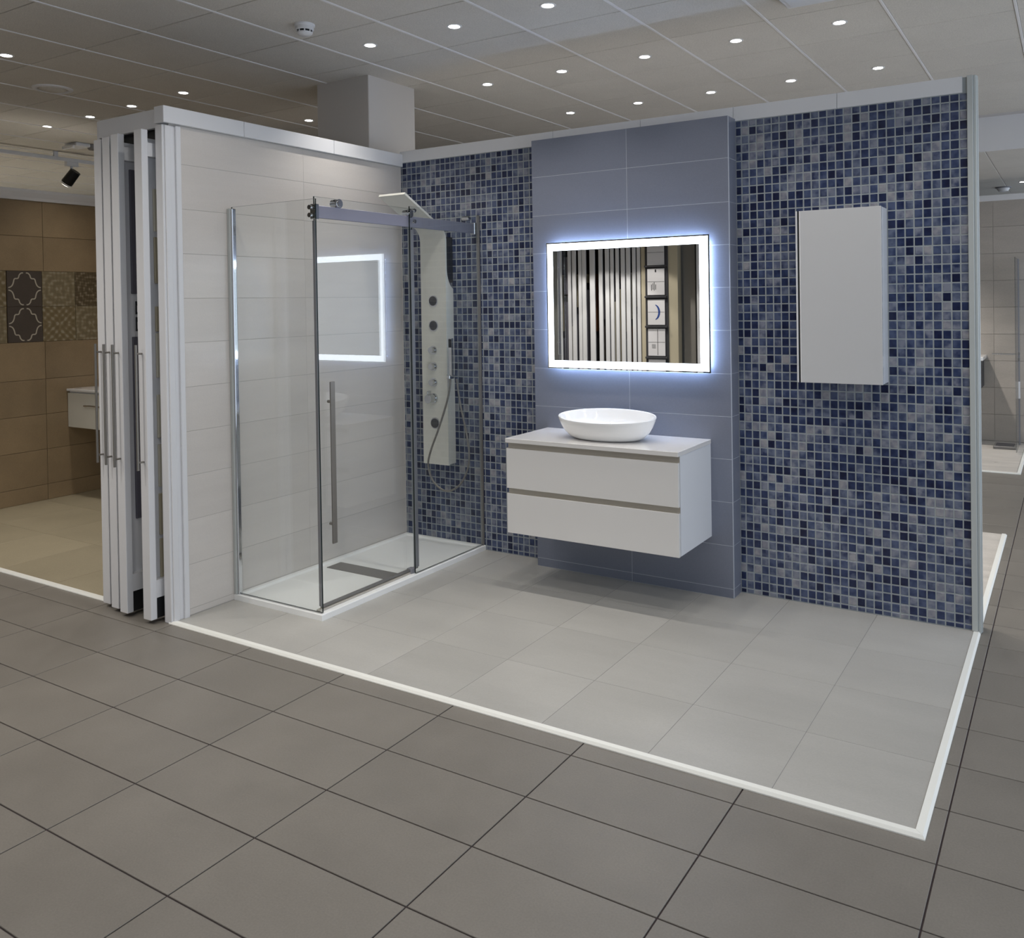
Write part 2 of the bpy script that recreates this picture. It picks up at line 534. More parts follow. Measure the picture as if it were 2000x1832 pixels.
# ------------------------------------------------------------------ back wall: two mosaic fields and a blue tiled column between
WT = 2.672
MX, MZ = 0.04135, 0.0458
def mosaic_field(name, x0, x1, xref, label, hidden):
    wall = struct(name, MB().box(x0, x1, YB + 0.0022, YB + 0.09, 0, WT - .005), 'mgrout', label, 'wall')
    g = 0.0032
    ztop, zj = 2.593, 2.556
    zlist = []
    z = zj
    zlist.append((z, ztop))
    while z > ZP + 0.006:
        zlist.append((max(z - MZ, ZP + 0.001), z)); z -= MZ
    xlist = []
    k0 = math.floor((x0 - xref) / MX)
    for k in range(k0, k0 + 200):
        a, b = max(xref + k * MX, x0), min(xref + k * MX + MX, x1)
        if a >= x1 - 0.004: break
        if b - a > 0.010: xlist.append((a, b))
    cand = []
    for (a, b) in xlist:
        for (c, d) in zlist:
            if d - c < 0.009: continue
            m = random.choices(range(8), MOSW)[0]
            cand.append((a, b, c, d, m))
    def score(t):
        x, z = (t[0] + t[1]) / 2, (t[2] + t[3]) / 2
        if hidden(x, z): return 1e9
        return (Vector((x, YB, z)) - CAM).length
    order = sorted(cand, key=score)
    one = set(id(t) for t in order[:290])
    rest = MB()
    for t in cand:
        a, b, c, d, m = t
        if id(t) in one:
            key = ('mos', round(b - a, 3), round(d - c, 3), m)
            if key not in tile_me:
                tile_me[key] = MB().cbox(-(b - a) / 2 + g, (b - a) / 2 - g, 0, .008, -(d - c) / 2 + g, (d - c) / 2 - g, 0.0016).mesh('mosaic_tile', MOS[m])
            piece('mosaic_tile', tile_me[key], wall, ((a + b) / 2, YB, (c + d) / 2))
        else:
            A, B, C, D = a + g, b - g, c + g, d - g
            e = 0.0016
            v = [(A + e, YB, C + e), (B - e, YB, C + e), (B - e, YB, D - e), (A + e, YB, D - e),
                 (A, YB + e, C), (B, YB + e, C), (B, YB + e, D), (A, YB + e, D),
                 (A, YB + .008, C), (B, YB + .008, C), (B, YB + .008, D), (A, YB + .008, D)]
            rest.add(v, [(0, 1, 2, 3), (0, 4, 5, 1), (1, 5, 6, 2), (2, 6, 7, 3), (3, 7, 4, 0), (4, 8, 9, 5), (5, 9, 10, 6), (6, 10, 11, 7), (7, 11, 8, 4)], m)
    tag(rest.build('more_mosaic_tiles', MOS, wall), kind='stuff')
    return wall
mosaic_field('wall_back_right', 1.178, 2.322, 1.169, 'blue glazed mosaic wall field on the right behind the wall cabinet',
             lambda x, z: 1.52 < x < 1.99 and 1.15 < z < 2.08)
mosaic_field('wall_back_left', XL, -0.064, -0.064 - 27 * MX - .012, 'blue glazed mosaic wall field behind the glass shower',
             lambda x, z: (x > -0.33 and .17 < z < .87) or x < -.56)
# white boards on top of the back wall
mb = MB()
for a, b in ((XL, 0.02), (0.022, 0.61), (0.612, 1.166), (1.168, 1.716), (1.718, 2.30)):
    mb.cbox(a, b, YB - .004, YB + .095, 2.594, WT, 0.0015)
struct('trim_6', mb, 'white', 'white boards along the top of the back wall', 'trim')
mb = MB()
mb.cbox(2.320, 2.346, YB - .012, YB + .10, 0.012, WT, 0.002)
mb.cbox(2.345, 2.360, YB - .002, YB + .10, 0.0, WT, 0.003)
mb.cbox(2.350, 2.364, YB + .02, YB + .035, 0.0, WT, 0.002)
struct('trim_7', mb, 'post', 'pale grey-white end post of the back wall beside the mosaic', 'trim')
# column
XC0, XC1 = -0.064, 1.178
wc = struct('wall_back_center', MB().box(XC0 + .0009, XC1 - .0009, YC + .0009, YB + .05, 0.0, 2.602), 'bluegrout',
            'projecting blue-grey tiled wall panel behind the lit mirror', 'wall')
zc = [ZP, .06, .292, .527, .760, .990, 1.221, 1.455, 1.687, 1.916, 2.145, 2.380, 2.606]
for k in range(len(zc) - 1):
    h = zc[k + 1] - zc[k]
    for a, b in ((XC0, .575), (.575, XC1)):
        g = 0.0014
        me = MB().cbox(-(b - a) / 2 + g, (b - a) / 2 - g, 0, .01, -h / 2 + g, h / 2 - g, 0.0005).mesh('wall_tile', 'bluetile')
        piece('wall_tile', me, wc, ((a + b) / 2, YC, (zc[k] + zc[k + 1]) / 2))
    for x in (XC0, XC1):
        s = -1 if x == XC1 else 1
        me = MB().cbox(min(0, s * .01), max(0, s * .01), -.054, .054, -h / 2 + .0014, h / 2 - .0014, 0.0005).mesh('return_tile', 'bluetile')
        piece('return_tile', me, wc, (x, (YC + YB) / 2 + .006, (zc[k] + zc[k + 1]) / 2))
struct('trim_8', MB().cbox(XC1 - .0022, XC1 + .0008, YC - .0006, YC + .003, ZP, 2.604, .0004), 'bluegrout', 'thin pale corner bead on the right edge of the blue panel', 'trim')

# ------------------------------------------------------------------ pillar
struct('wall_pillar', MB().cbox(PIL[0], PIL[1], PIL[2], PIL[3], 0, HC + .02, 0.004), 'pillar', 'square pillar rising to the ceiling behind the partition walls', 'pillar')

# ------------------------------------------------------------------ downlights (each with its own lamp)
def downlight(x, y, label, zc=HC, watts=DOWN_W, size=100, blend=0.9, group='recessed ceiling downlights'):
    t = thing('downlight', (x, y, zc), label, 'downlight', group)
    ring = MB().lathe((x, y, zc), [(0.030, 0.004), (0.033, -0.003), (0.040, -0.004), (0.044, -0.001), (0.044, 0.002)], 24)
    ring.build('ring', 'white', t, True)
    MB().cyl((x, y, zc + 0.0005), (x, y, zc - 0.0015), 0.030, n=24).build('lens', 'led', t)
    l = bpy.data.lights.new('downlight_lamp', 'SPOT')
    l.energy = watts
    l.color = (1.0, 0.955, 0.90)
    l.shadow_soft_size = 0.03
    l.spot_size = math.radians(size)
    l.spot_blend = blend
    lo = bpy.data.objects.new('downlight_lamp', l)
    COL.objects.link(lo)
    lo.parent = t
    lo.location = (0, 0, -0.02)
    return t
rows = [(2.46, [-.842, -.211, .403], ['third', 'second', 'first'], 'downlight over the booth in the row nearest the camera, %s from the top edge'),
        (3.63, [-.803, -.191, .422, 1.024, 1.628], ['leftmost', 'second from left', 'middle', 'fourth from left', 'rightmost'], 'downlight just behind the back wall, %s of the five in its row'),
        (4.79, [-.782, -.169, .433, 1.033, 1.625], ['leftmost', 'second from left', 'middle', 'fourth from left', 'rightmost'], 'downlight in the far row right above the back wall top, %s of five')]
for y, xs_, nm, lab in rows:
    for x, n_ in zip(xs_, nm):
        downlight(x, y, lab % n_, watts=DOWN_W if y < 3 else REAR_W)
for (x, y), lab in zip([(-2.803, 1.368), (-2.746, 2.566), (-3.426, 2.606), (-4.038, 2.644), (-4.687, 2.656), (-2.725, 3.759)],
                       ['downlight at the left edge of the picture above the brown booth', 'downlight above the top left corner of the shower wall',
                        'downlight second from the shower wall in the slanting row at left', 'downlight third from the shower wall in the slanting row at left',
                        'downlight farthest from the shower wall in the slanting row at left', 'downlight close to the left side of the pillar']):
    downlight(x, y, lab)
downlight(1.2, 8.2, 'added unseen downlight brightening the far right booth, hidden by the back wall', zc=2.9, watts=170)  # unseen lamp, added to brighten the far right wall
downlight(2.27, 9.79, 'downlight in the low ceiling at the right edge', zc=2.9)
# the same grid goes on over the aisle, outside the picture
n = 0
for y in (1.26, 0.06, -1.14):
    for x in (-2.8, -1.6, -.4, .8, 2.0, 3.2):
        if seen((x, y, HC), 40):
            continue
        downlight(x, y, 'ceiling downlight over the aisle in front of the booth', group='downlights over the aisle out of the picture', watts=AISLE_W * (2.8 if x < -1 else 1.0 if x < 1.5 else 0.6), size=140)
for x in (1.02, 1.63, 2.23):
    downlight(x, 2.46, 'ceiling downlight over the booth front, above the picture', watts=DOWN_W * .7, group='downlights over the aisle out of the picture')
for x in (-3.3, -2.7, -2.1):
    downlight(x, -2.25, 'ceiling downlight in front of the sample rack', group='downlights at the sample rack', watts=80, size=80, blend=0.12)

# ------------------------------------------------------------------ ceiling devices
c = (-.875, 1.97, HC)
t = thing('smoke_detector', c, 'white smoke detector on the ceiling left of the pillar', 'smoke detector')
MB().lathe(c, [(0.0, 0), (.056, 0), (.056, -.010), (.052, -.014), (.0, -.014)], 28).build('base_plate', 'white', t, True)
MB().lathe(c, [(.048, -.014), (.050, -.030), (.044, -.034)], 28).build('housing', 'white', t, True)
MB().lathe(c, [(.038, -.030), (.038, -.046), (.0, -.046)], 28).build('slots', 'dark', t, True)
MB().lathe(c, [(.042, -.044), (.041, -.052), (.030, -.060), (.0, -.061)], 28).build('cap', 'white', t, True)
for k in range(8):
    an = k * math.pi / 4
    MB().cyl((c[0] + .04 * math.cos(an), c[1] + .04 * math.sin(an), HC - .030), (c[0] + .04 * math.cos(an), c[1] + .04 * math.sin(an), HC - .046), .004, n=6).build('rib', 'white', t)
c = (-3.379, 1.973, HC)
t = thing('ceiling_vent', c, 'round white ceiling vent above the brown booth', 'vent')
MB().lathe(c, [(.10, -.001), (.105, -.012), (.125, -.008), (.130, 0)], 32).build('rim', 'white', t, True)
MB().lathe(c, [(.0, -.022), (.05, -.020), (.085, -.010), (.088, -.004)], 32).build('cone', 'ceil', t, True)
c = (-5.25, 3.25, HC)
t = thing('emergency_light', c, 'white box lamp with grey dome on the ceiling near the track spotlight', 'lamp')
MB().cbox(c[0] - .10, c[0] + .10, c[1] - .07, c[1] + .07, HC - .035, HC, .010, 2).build('housing', 'white', t)
MB().cbox(c[0] - .09, c[0] + .09, c[1] - .10, c[1] - .075, HC - .06, HC - .028, .006).build('tube_cover', 'white', t)
MB().lathe((c[0] + .06, c[1] + .12, HC), [(.055, 0), (.055, -.03), (.04, -.05), (.0, -.055)], 20).build('dome', 'grey', t, True)
c = (1.61, 3.13, HC)
t = thing('ceiling_sensor_box', c, 'white rectangular box on the ceiling cut by the top edge', 'sensor')
MB().cbox(c[0] - .14, c[0] + .14, c[1] - .28, c[1] + .01, HC - .035, HC, .01, 2).build('housing', 'white', t)
MB().cbox(c[0] - .11, c[0] + .11, c[1] - .25, c[1] - .02, HC - .041, HC - .035, .003).build('grille', 'side', t)
c = (2.05, 10.2, 2.9)
t = thing('ceiling_sensor', c, 'tiny white dome sensor on the low ceiling at far right', 'sensor')
MB().lathe(c, [(.07, 0), (.068, -.025), (.05, -.05), (.0, -.06)], 16).build('dome', 'white', t, True)
MB().lathe(c, [(.085, 0), (.085, -.012), (.07, -.014)], 16).build('collar', 'seal', t, True)

# ------------------------------------------------------------------ shower tray
x0, x1, y0, y1 = XL, -.535, 1.69, YB
t = thing('shower_tray', ((x0 + x1) / 2, (y0 + y1) / 2, ZP), 'low white shower tray with grey channel cover in the corner', 'shower tray')
mb = MB()
zt, zi, r_ = .042, .032, .028
o = [(x0, y0), (x1, y0), (x1, y1), (x0, y1)]
i_ = [(x0 + r_, y0 + r_), (x1 - r_ - .02, y0 + r_), (x1 - r_ - .02, y1 - r_), (x0 + r_, y1 - r_)]
j_ = [(p[0] + (.012 if p[0] < -.9 else -.012), p[1] + (.012 if p[1] < 2 else -.012)) for p in i_]
vs = [(p[0], p[1], ZP) for p in o] + [(p[0], p[1], zt - .003) for p in o] + \
     [(p[0] + (.003 if p[0] == x0 else -.003), p[1] + (.003 if p[1] == y0 else -.003), zt) for p in o] + [(p[0], p[1], zt) for p in i_] + [(p[0], p[1], zi) for p in j_]
fs = []
for a in range(4):
    for k in range(4):
        fs.append((a * 4 + k, a * 4 + (k + 1) % 4, a * 4 + 4 + (k + 1) % 4, a * 4 + 4 + k))
fs.append((16, 17, 18, 19))
mb.add(vs, fs).build('basin', 'tray', t)
MB().cbox(-1.125, -.605, 2.305, 2.425, zi - .002, zi + .004, .002).build('drain_cover', 'grey', t)

# ------------------------------------------------------------------ shower enclosure
t = thing('shower_enclosure', (-.56, 2.4, .042), 'frameless glass shower enclosure with sliding door and flat top rail', 'shower enclosure')
def pane(name, x0, x1, y0, y1, z0, z1, parent, thin):
    mb = MB()
    mb.box(x0, x1, y0, y1, z0, z1)
    o = mb.build(name, ['glass', 'gedge'], parent)
    for p in o.data.polygons:
        if abs(p.normal[thin]) < 0.5:
            p.material_index = 1
    return o
sp_ = pane('side_pane', -1.185, -.545, 1.703, 1.711, .047, 2.168, t, 1)
fp_ = pane('fixed_pane', -.553, -.545, 2.445, 3.128, .047, 2.192, t, 0)
dr_ = pane('sliding_door', -.590, -.582, 1.735, 2.51, .066, 2.185, t, 0)
MB().cbox(XL, -1.181, 1.688, 1.726, .042, 2.16, .003).build('wall_channel', 'post', t)
MB().cbox(-1.1812, -1.168, 1.694, 1.720, .042, 2.16, .004, 2).build('channel_lip', 'chrome', t)
MB().cbox(-.556, -.542, 3.125, YB, .042, 2.19, .001).build('wall_channel', 'grey', t)
MB().cbox(-.574, -.562, 1.716, 3.136, 2.072, 2.137, .002).build('rail', 'satin', t)
MB().cbox(-.592, -.55, 1.712, 1.738, 2.066, 2.143, .003).build('rail_clamp', 'chrome', t)
MB().cbox(-.592, -.555, 3.10, 3.14, 2.066, 2.143, .003).build('rail_clamp', 'chrome', t)
for z in (2.085, 2.125):
    MB().cyl((-.575, 1.703, z), (-.575, 1.690, z), .012, n=16).build('clamp_screw', 'chrome', t, True)
def roller(y, z, r, x0=-.600, x1=-.552):
    o = MB()
    o.cyl((x0, y, z), (x1, y, z), r, n=28)
    o.cyl((x1, y, z), (x1 + .006, y, z), r * .8, r * .7, n=28)
    o.cyl((x0 - .006, y, z), (x0, y, z), r * .7, r * .8, n=28)
    return o.build('roller', 'chrome', t, True)
roller(1.885, 2.158, .024)
roller(2.462, 2.150, .024)
roller(2.50, 2.172, .012)
roller(3.04, 2.166, .016)
MB().cyl((-.546, 2.475, 2.105), (-.53, 2.475, 2.105), .012, n=16).build('stop_screw', 'chrome', t, True)
MB().cbox(-.595, -.577, 1.730, 1.739, .066, 2.06, .001).build('door_seal', 'seal', dr_)
MB().cbox(-.596, -.576, 2.488, 2.514, .066, 2.06, .001).build('door_seal', 'seal', dr_)
MB().cbox(-.592, -.580, 1.735, 2.51, .056, .070, .001).build('bottom_seal', 'grey', dr_)
h = MB()
h.cbox(-.555, -.545, 1.79, 1.822, .38, 1.225, .002)
h.cyl((-.582, 1.806, .48), (-.55, 1.806, .48), .008, n=12)
h.cyl((-.582, 1.806, 1.12), (-.55, 1.806, 1.12), .008, n=12)
h.build('handle', 'bar', dr_)
MB().cbox(-.600, -.572, 1.715, 2.46, .042, .053, .002).build('threshold', 'alu', t)
MB().cbox(-.602, -.566, 2.43, 2.47, .042, .072, .003).build('floor_guide', 'seal', t)

# ------------------------------------------------------------------ shower tower on the mosaic wall
t = thing('shower_tower', (-.87, YB, .55), 'white wall-mounted shower panel with body jets and overhead plate', 'shower panel')
# sheet profile in (y, z): straight up, then curving forward into the rain plate
prof = [(3.060, .555), (3.060, 2.03)]
for k in range(1, 9):
    a = math.radians(72 * k / 8)
    prof.append((3.060 - .085 * (1 - math.cos(a)), 2.03 + .085 * math.sin(a) * 1.15))
ye, ze = prof[-1]
prof.append((2.66, 2.300))
th = 0.014
outer = prof
inner = [(p[0] + th, p[1]) for p in prof[:2]]
for k in range(2, len(prof)):
    a = Vector(prof[k]) - Vector(prof[k - 1])
    nrm = Vector((a.y, -a.x)).normalized()
    inner.append((prof[k][0] + nrm.x * th, prof[k][1] + nrm.y * th))
mb = MB()
n_ = len(outer)
X0, X1 = -.975, -.765
vs = [(X0, p[0], p[1]) for p in outer] + [(X1, p[0], p[1]) for p in outer] + [(X0, p[0], p[1]) for p in inner] + [(X1, p[0], p[1]) for p in inner]
fs = []
for k in range(n_ - 1):
    fs += [(k, k + 1, n_ + k + 1, n_ + k), (2 * n_ + k, 3 * n_ + k, 3 * n_ + k + 1, 2 * n_ + k + 1),
           (k, 2 * n_ + k, 2 * n_ + k + 1, k + 1), (n_ + k, n_ + k + 1, 3 * n_ + k + 1, 3 * n_ + k)]
fs += [(0, n_, 3 * n_, 2 * n_), (n_ - 1, 3 * n_ - 1, 4 * n_ - 1, 2 * n_ - 1)]
mb.add(vs, fs).build('panel', 'tower', t, True)
# housing behind the sheet: curved shoulder at the top
poly = [(3.0735, .56), (YB, .56), (YB, 1.72)]
for k in range(0, 9):
    a = math.radians(90 * k / 8)
    poly.append((YB - .066 * math.sin(a), 1.72 + .13 * (1 - math.cos(a)) ** 0.8))
poly.append((3.0735, 1.87))
MB().prism(poly, 0, X0 + .004, X1 - .002).build('housing', 'tower', t, True)
MB().box(X0 + .02, X1 - .003, 3.0745, YB, 1.76, 2.06).build('back_plate', 'black', t)  # black box filling the gap behind the upper sheet
for z in (1.640, 1.477, .829):
    j = MB().lathe((0, 0, 0), [(.0, .010), (.026, .010), (.031, .007), (.033, 0)], 24)
    j.v = [(-.872 + p[0], 3.060 - p[2], z + p[1]) for p in j.v]
    jj = j.build('jet', 'jet', t, True)
    MB().cyl((-.872, 3.060, z), (-.872, 3.056, z), .038, n=24).build('jet_ring', 'chrome', jj, True)
for z in (1.314, 1.206, 1.100):
    k_ = MB()
    k_.cyl((-.877, 3.060, z), (-.877, 3.052, z), .029, n=24)
    k_.cyl((-.877, 3.052, z), (-.877, 3.025, z), .021, .020, n=24)
    k_.build('knob', 'chrome', t, True)
k_ = MB()
k_.cyl((-.880, 3.060, .995), (-.880, 3.045, .995), .034, n=28)
k_.cyl((-.880, 3.045, .995), (-.880, 2.995, .995), .029, n=28)
k_.cbox(-.884, -.876, 2.99, 3.03, 1.018, 1.048, .002)
k_.build('mixer_knob', 'chrome', t, True)
MB().cbox(-.742, -.715, 3.02, 3.075, 1.13, 1.155, .003).build('handset_holder', 'chrome', t)
h = MB()
h.cbox(-.728, -.700, 3.028, 3.048, 1.15, 1.395, .004, 2)
h.build('handset', 'chrome', t)
MB().cbox(-.726, -.702, 3.0265, 3.029, 1.335, 1.39, .001).build('spray_face', 'black', t)
ctrl = [(-.722, 3.04, 1.14), (-.735, 3.03, 1.02), (-.79, 3.0, .82), (-.845, 2.98, .67), (-.865, 2.97, .57), (-.84, 2.98, .47), (-.78, 2.99, .415),
        (-.715, 3.0, .405), (-.64, 3.01, .45), (-.588, 3.02, .54), (-.575, 3.03, .64), (-.605, 3.045, .78), (-.655, 3.055, .95), (-.690, 3.06, 1.13)]
def crom(P, n=8):
    out = []
    P = [Vector(p) for p in P]
    for i in range(len(P) - 1):
        a, b, c_, d = P[max(i - 1, 0)], P[i], P[i + 1], P[min(i + 2, len(P) - 1)]
        for k in range(n):
            u = k / n
            out.append(0.5 * ((2 * b) + (c_ - a) * u + (2 * a - 5 * b + 4 * c_ - d) * u * u + (3 * b - a - 3 * c_ + d) * u ** 3))
    out.append(P[-1])
    return out
MB().tube(crom(ctrl), .0065, 10).build('hose', 'bar', t, True)

# ------------------------------------------------------------------ vanity unit
VX0, VX1, VY0 = .026, 1.058, 2.562
t = thing('vanity_unit', ((VX0 + VX1) / 2, (VY0 + YC) / 2, .331), 'wall-hung white vanity unit with two drawers below the mirror', 'vanity')
MB().cbox(VX0 - .004, VX1 + .002, VY0 - .004, YC, .838, .862, .0015).build('countertop', 'gloss', t)
mb = MB()
mb.box(VX0 + .002, VX0 + .022, VY0 + .026, YC, .333, .838)
mb.box(VX1 - .022, VX1 - .0005, VY0 + .026, YC, .333, .838)
mb.box(VX0 + .022, VX1 - .022, VY0 + .05, YC, .333, .348)
mb.box(VX0 + .022, VX1 - .022, YC - .02, YC, .348, .838)
mb.box(VX0 + .022, VX1 - .022, VY0 + .06, VY0 + .07, .348, .83)
mb.build('carcass', 'side', t)
for z0, z1 in ((.583, .806), (.332, .553)):
    d = MB().cbox(VX0 + .001, VX1, VY0 + .001, VY0 + .0195, z0, z1, .001).build('drawer_front', 'gloss', t)
    g_ = MB()
    g_.box(VX0 + .002, VX1 - .001, VY0 + .0197, VY0 + .0255, z1 - .01, z1 + .028)
    g_.box(VX0 + .002, VX1 - .001, VY0 + .003, VY0 + .022, z1 + .0003, z1 + .0022)
    g_.build('finger_channel', 'alu', d)

# ------------------------------------------------------------------ vessel basin
BC = (.545, 2.785, .862)
t = thing('vessel_basin', BC, 'oval white ceramic vessel basin on the vanity top', 'basin')
def tiltf(an, r, z):
    return 0.019 * math.sin(an) * (z / .12) if z > 0 else 0
po = [(.0, .001), (.58, .001), (.67, .004), (.77, .018), (.865, .044), (.935, .076), (.98, .106), (1.0, .124), (.994, .1275), (.97, .126), (.948, .117),
      (.905, .088), (.83, .060), (.67, .036), (.40, .026), (.10, .024), (.0, .024)]
mb = MB().lathe(BC, po, 64, .292, .168, tilt=tiltf)
mb.build('bowl', 'ceramic', t, True)
MB().lathe((BC[0], BC[1], BC[2] + .0225), [(.0, .004), (.026, .003), (.032, 0)], 24).build('waste', 'chrome', t, True)

# ------------------------------------------------------------------ lit mirror
mx0, mx1, mz0, mz1, my = .056, 1.079, 1.225, 1.974, 2.982
t = thing('lit_mirror', ((mx0 + mx1) / 2, YC, mz0), 'rectangular mirror with glowing frosted border on the blue panel', 'mirror')
b0, b1, c0, c1 = .100, 1.022, 1.2735, 1.925
mb = MB(); mb.box(mx0, mx1, my, my + .005, mz0, mz1)
pl = mb.build('glass_plate', ['mirror', 'chrome'], t)
fr = MB()
e = .008
for (a, b, c_, d) in ((mx0 + e, mx1 - e, c1, mz1 - e), (mx0 + e, mx1 - e, mz0 + e, c0), (mx0 + e, b0, c0, c1), (b1, mx1 - e, c0, c1)):
    fr.box(a, b, my - .0012, my + .001, c_, d)
fr.build('frosted_border', 'mled', t)
bx = MB(); bx.box(mx0 + .028, mx1 - .028, my + .005, YC, mz0 + .028, mz1 - .028)
bx.build('back_box', 'side', t)
st = MB()
q, p_ = .025, .028
st.box(mx0 + q, mx1 - q, my + .012, YC - .006, mz1 - p_, mz1 - q)
st.box(mx0 + q, mx1 - q, my + .012, YC - .006, mz0 + q, mz0 + p_)
st.box(mx0 + q, mx0 + p_, my + .012, YC - .006, mz0 + q, mz1 - q)
st.box(mx1 - p_, mx1 - q, my + .012, YC - .006, mz0 + q, mz1 - q)
st.build('back_light_strip', 'mback', t)

# ------------------------------------------------------------------ wall cabinet
kx0, kx1, ky, kz0, kz1 = 1.539, 1.953, 2.990, 1.192, 2.065
t = thing('wall_cabinet', ((kx0 + kx1) / 2, YB, kz0), 'tall glossy white wall cabinet on the right mosaic field', 'cabinet')
MB().cbox(kx0 + .004, kx1, ky + .022, YB, kz0 + .002, kz1 - .002, .001).build('body', 'side', t)
d = MB().cbox(kx0 + .0245, kx1, ky, ky + .019, kz0, kz1, .001).build('door', 'gloss2', t)
g_ = MB()
g_.cbox(kx0, kx0 + .008, ky - .001, ky + .020, kz0, kz1, .001, mi=0)
g_.cbox(kx0 + .0175, kx0 + .0243, ky - .001, ky + .018, kz0, kz1, .001, mi=0)
g_.box(kx0 + .008, kx0 + .0175, ky + .004, ky + .010, kz0, kz1, 2)
g_.build('edge_handle', ['tee', 'alu', 'dark'], d)

# ------------------------------------------------------------------ pull-out tile display beside the left wall
t = thing('tile_display_cabinet', (-1.5, 1.32, 0), 'tall white cabinet frame holding pull-out tile panels left of the shower wall', 'display cabinet')
MB().cbox(-1.79, -1.263, 1.325, 1.347, 2.553, 2.650, .002).build('fascia', 'white', t)
MB().cbox(-1.815, -1.795, 1.33, 2.9, 0.02, 2.65, .002).build('side_panel', 'white', t)
MB().box(-1.795, -1.263, 1.347, 2.9, 2.63, 2.65).build('top_panel', 'white', t)
MB().box(-1.795, -1.263, 2.88, 2.9, 0.02, 2.63).build('back_panel', 'charcoal', t)
MB().box(-1.795, -1.263, 1.36, 1.40, 2.505, 2.55).build('track', 'dark', t)
def pullout(x, y, label, samples, cards, hz=1.435):
    p = thing('pull_out_panel', (x + .03, y, 0.02), label, 'display panel', 'pull-out tile panels')
    MB().cbox(x, x + .064, y, y + .036, .022, 2.535, .002).build('front_post', 'white', p)
    mb = MB()
    mb.box(x + .004, x + .020, y + .036, y + 1.2, .16, 2.50)
    mb.box(x + .004, x + .062, y + .036, y + 1.2, .13, .22)
    mb.box(x + .004, x + .062, y + .036, y + 1.2, 2.40, 2.47)
    mb.build('board', 'white', p)
    MB().box(x + .010, x + .05, y + .04, y + .2, .02, .13).build('runner', 'dark', p)
    h = MB()
    h.cyl((x + .032, y - .034, hz - .64), (x + .032, y - .034, hz), .0065, n=12)
    for z in (hz - .045, hz - .60):
        h.cyl((x + .032, y - .034, z), (x + .032, y + .002, z), .005, n=10)
    h.build('handle', 'bar', p, True)
    for (z0, z1, m) in samples:
        MB().cbox(x + .020, x + .034, y + .085, y + .50, z0, z1, .002).build('sample_tile', m, p)
    for (z0, z1) in cards:
        cd_ = MB().cbox(x + .034, x + .037, y + .10, y + .25, z0, z1, .0005).build('label_card', 'ink', p)
        MB().box(x + .037, x + .0385, y + .108, y + .242, z0 + .012, z0 + (z1 - z0) * .66).build('label_sheet', 'paper', cd_)
    return p
pullout(-1.350, 1.240, 'single white pull-out tile panel standing next to the shower wall end', [(2.02, 2.24, 'sample'), (1.75, 1.99, 'sample2'), (1.50, 1.63, 'sample2'), (1.26, 1.49, 'sample'),
        (.945, 1.17, 'sample'), (.69, .91, 'sample'), (.44, .655, 'sample2'), (.19, .42, 'sample2')], [(1.64, 1.735)])
pullout(-1.555, 1.243, 'white pull-out tile panel, nearest to the gap of the three packed together', [(1.70, 2.36, 'samplegrey'), (.5, 1.47, 'samplegrey')], [(1.59, 1.66), (1.50, 1.575)])
pullout(-1.665, 1.264, 'white pull-out tile panel, middle one of the three packed together', [(1.0, 2.2, 'sample')], [])
pullout(-1.775, 1.285, 'white pull-out tile panel at the outer left of the three packed together', [(1.0, 2.2, 'sample2')], [])

# ------------------------------------------------------------------ brown booth on the left
bfl = struct('floor_left_booth', MB().box(-7.2, -1.82, 1.36, 5.2, 0.0, ZP - .003), 'browngroutf', 'beige stone tiled floor of the brown booth', 'floor')
for i in range(9):
    for j in range(4):
        piece('beige_floor_tile', floor_tile_mesh(.6, .6, 'brownfloor', 0.006, 0.0008, 0.0012), bfl, (-6.88 + i * .6, 1.365 + .3 + j * .6, ZP))
edge_front('trim_9', -7.2, -1.82, 1.333, 'white edge profile along the brown booth floor', False)
bw = struct('wall_left_booth', MB().box(XBW - .08, XBW - .009, 1.34, 5.0, 0, 2.60), 'browngrout', 'brown stone tiled wall of the booth at far left', 'wall')
zb = [ZP, .142, .440, .737, 1.035, 1.352]
def wtile(h, b, m):
    key = ('bw', round(h, 3), round(b, 3), m)
    if key not in tile_me:
        tile_me[key] = MB().cbox(-.01, 0, -b / 2 + .0015, b / 2 - .0015, -h / 2 + .0015, h / 2 - .0015, .001).mesh('brown_wall_tile', m)
    return tile_me[key]
for k in range(len(zb) - 1):
    for j in range(6):
        piece('brown_wall_tile', wtile(zb[k + 1] - zb[k], .6, 'brown'), bw, (XBW, 1.40 + .3 + j * .6, (zb[k] + zb[k + 1]) / 2))
for a, b in ((1.946, 2.236), (2.236, 2.535)):
    for j in range(6):
        piece('brown_wall_tile', wtile(b - a, .6, 'brown'), bw, (XBW, 1.40 + .3 + j * .6, (a + b) / 2))
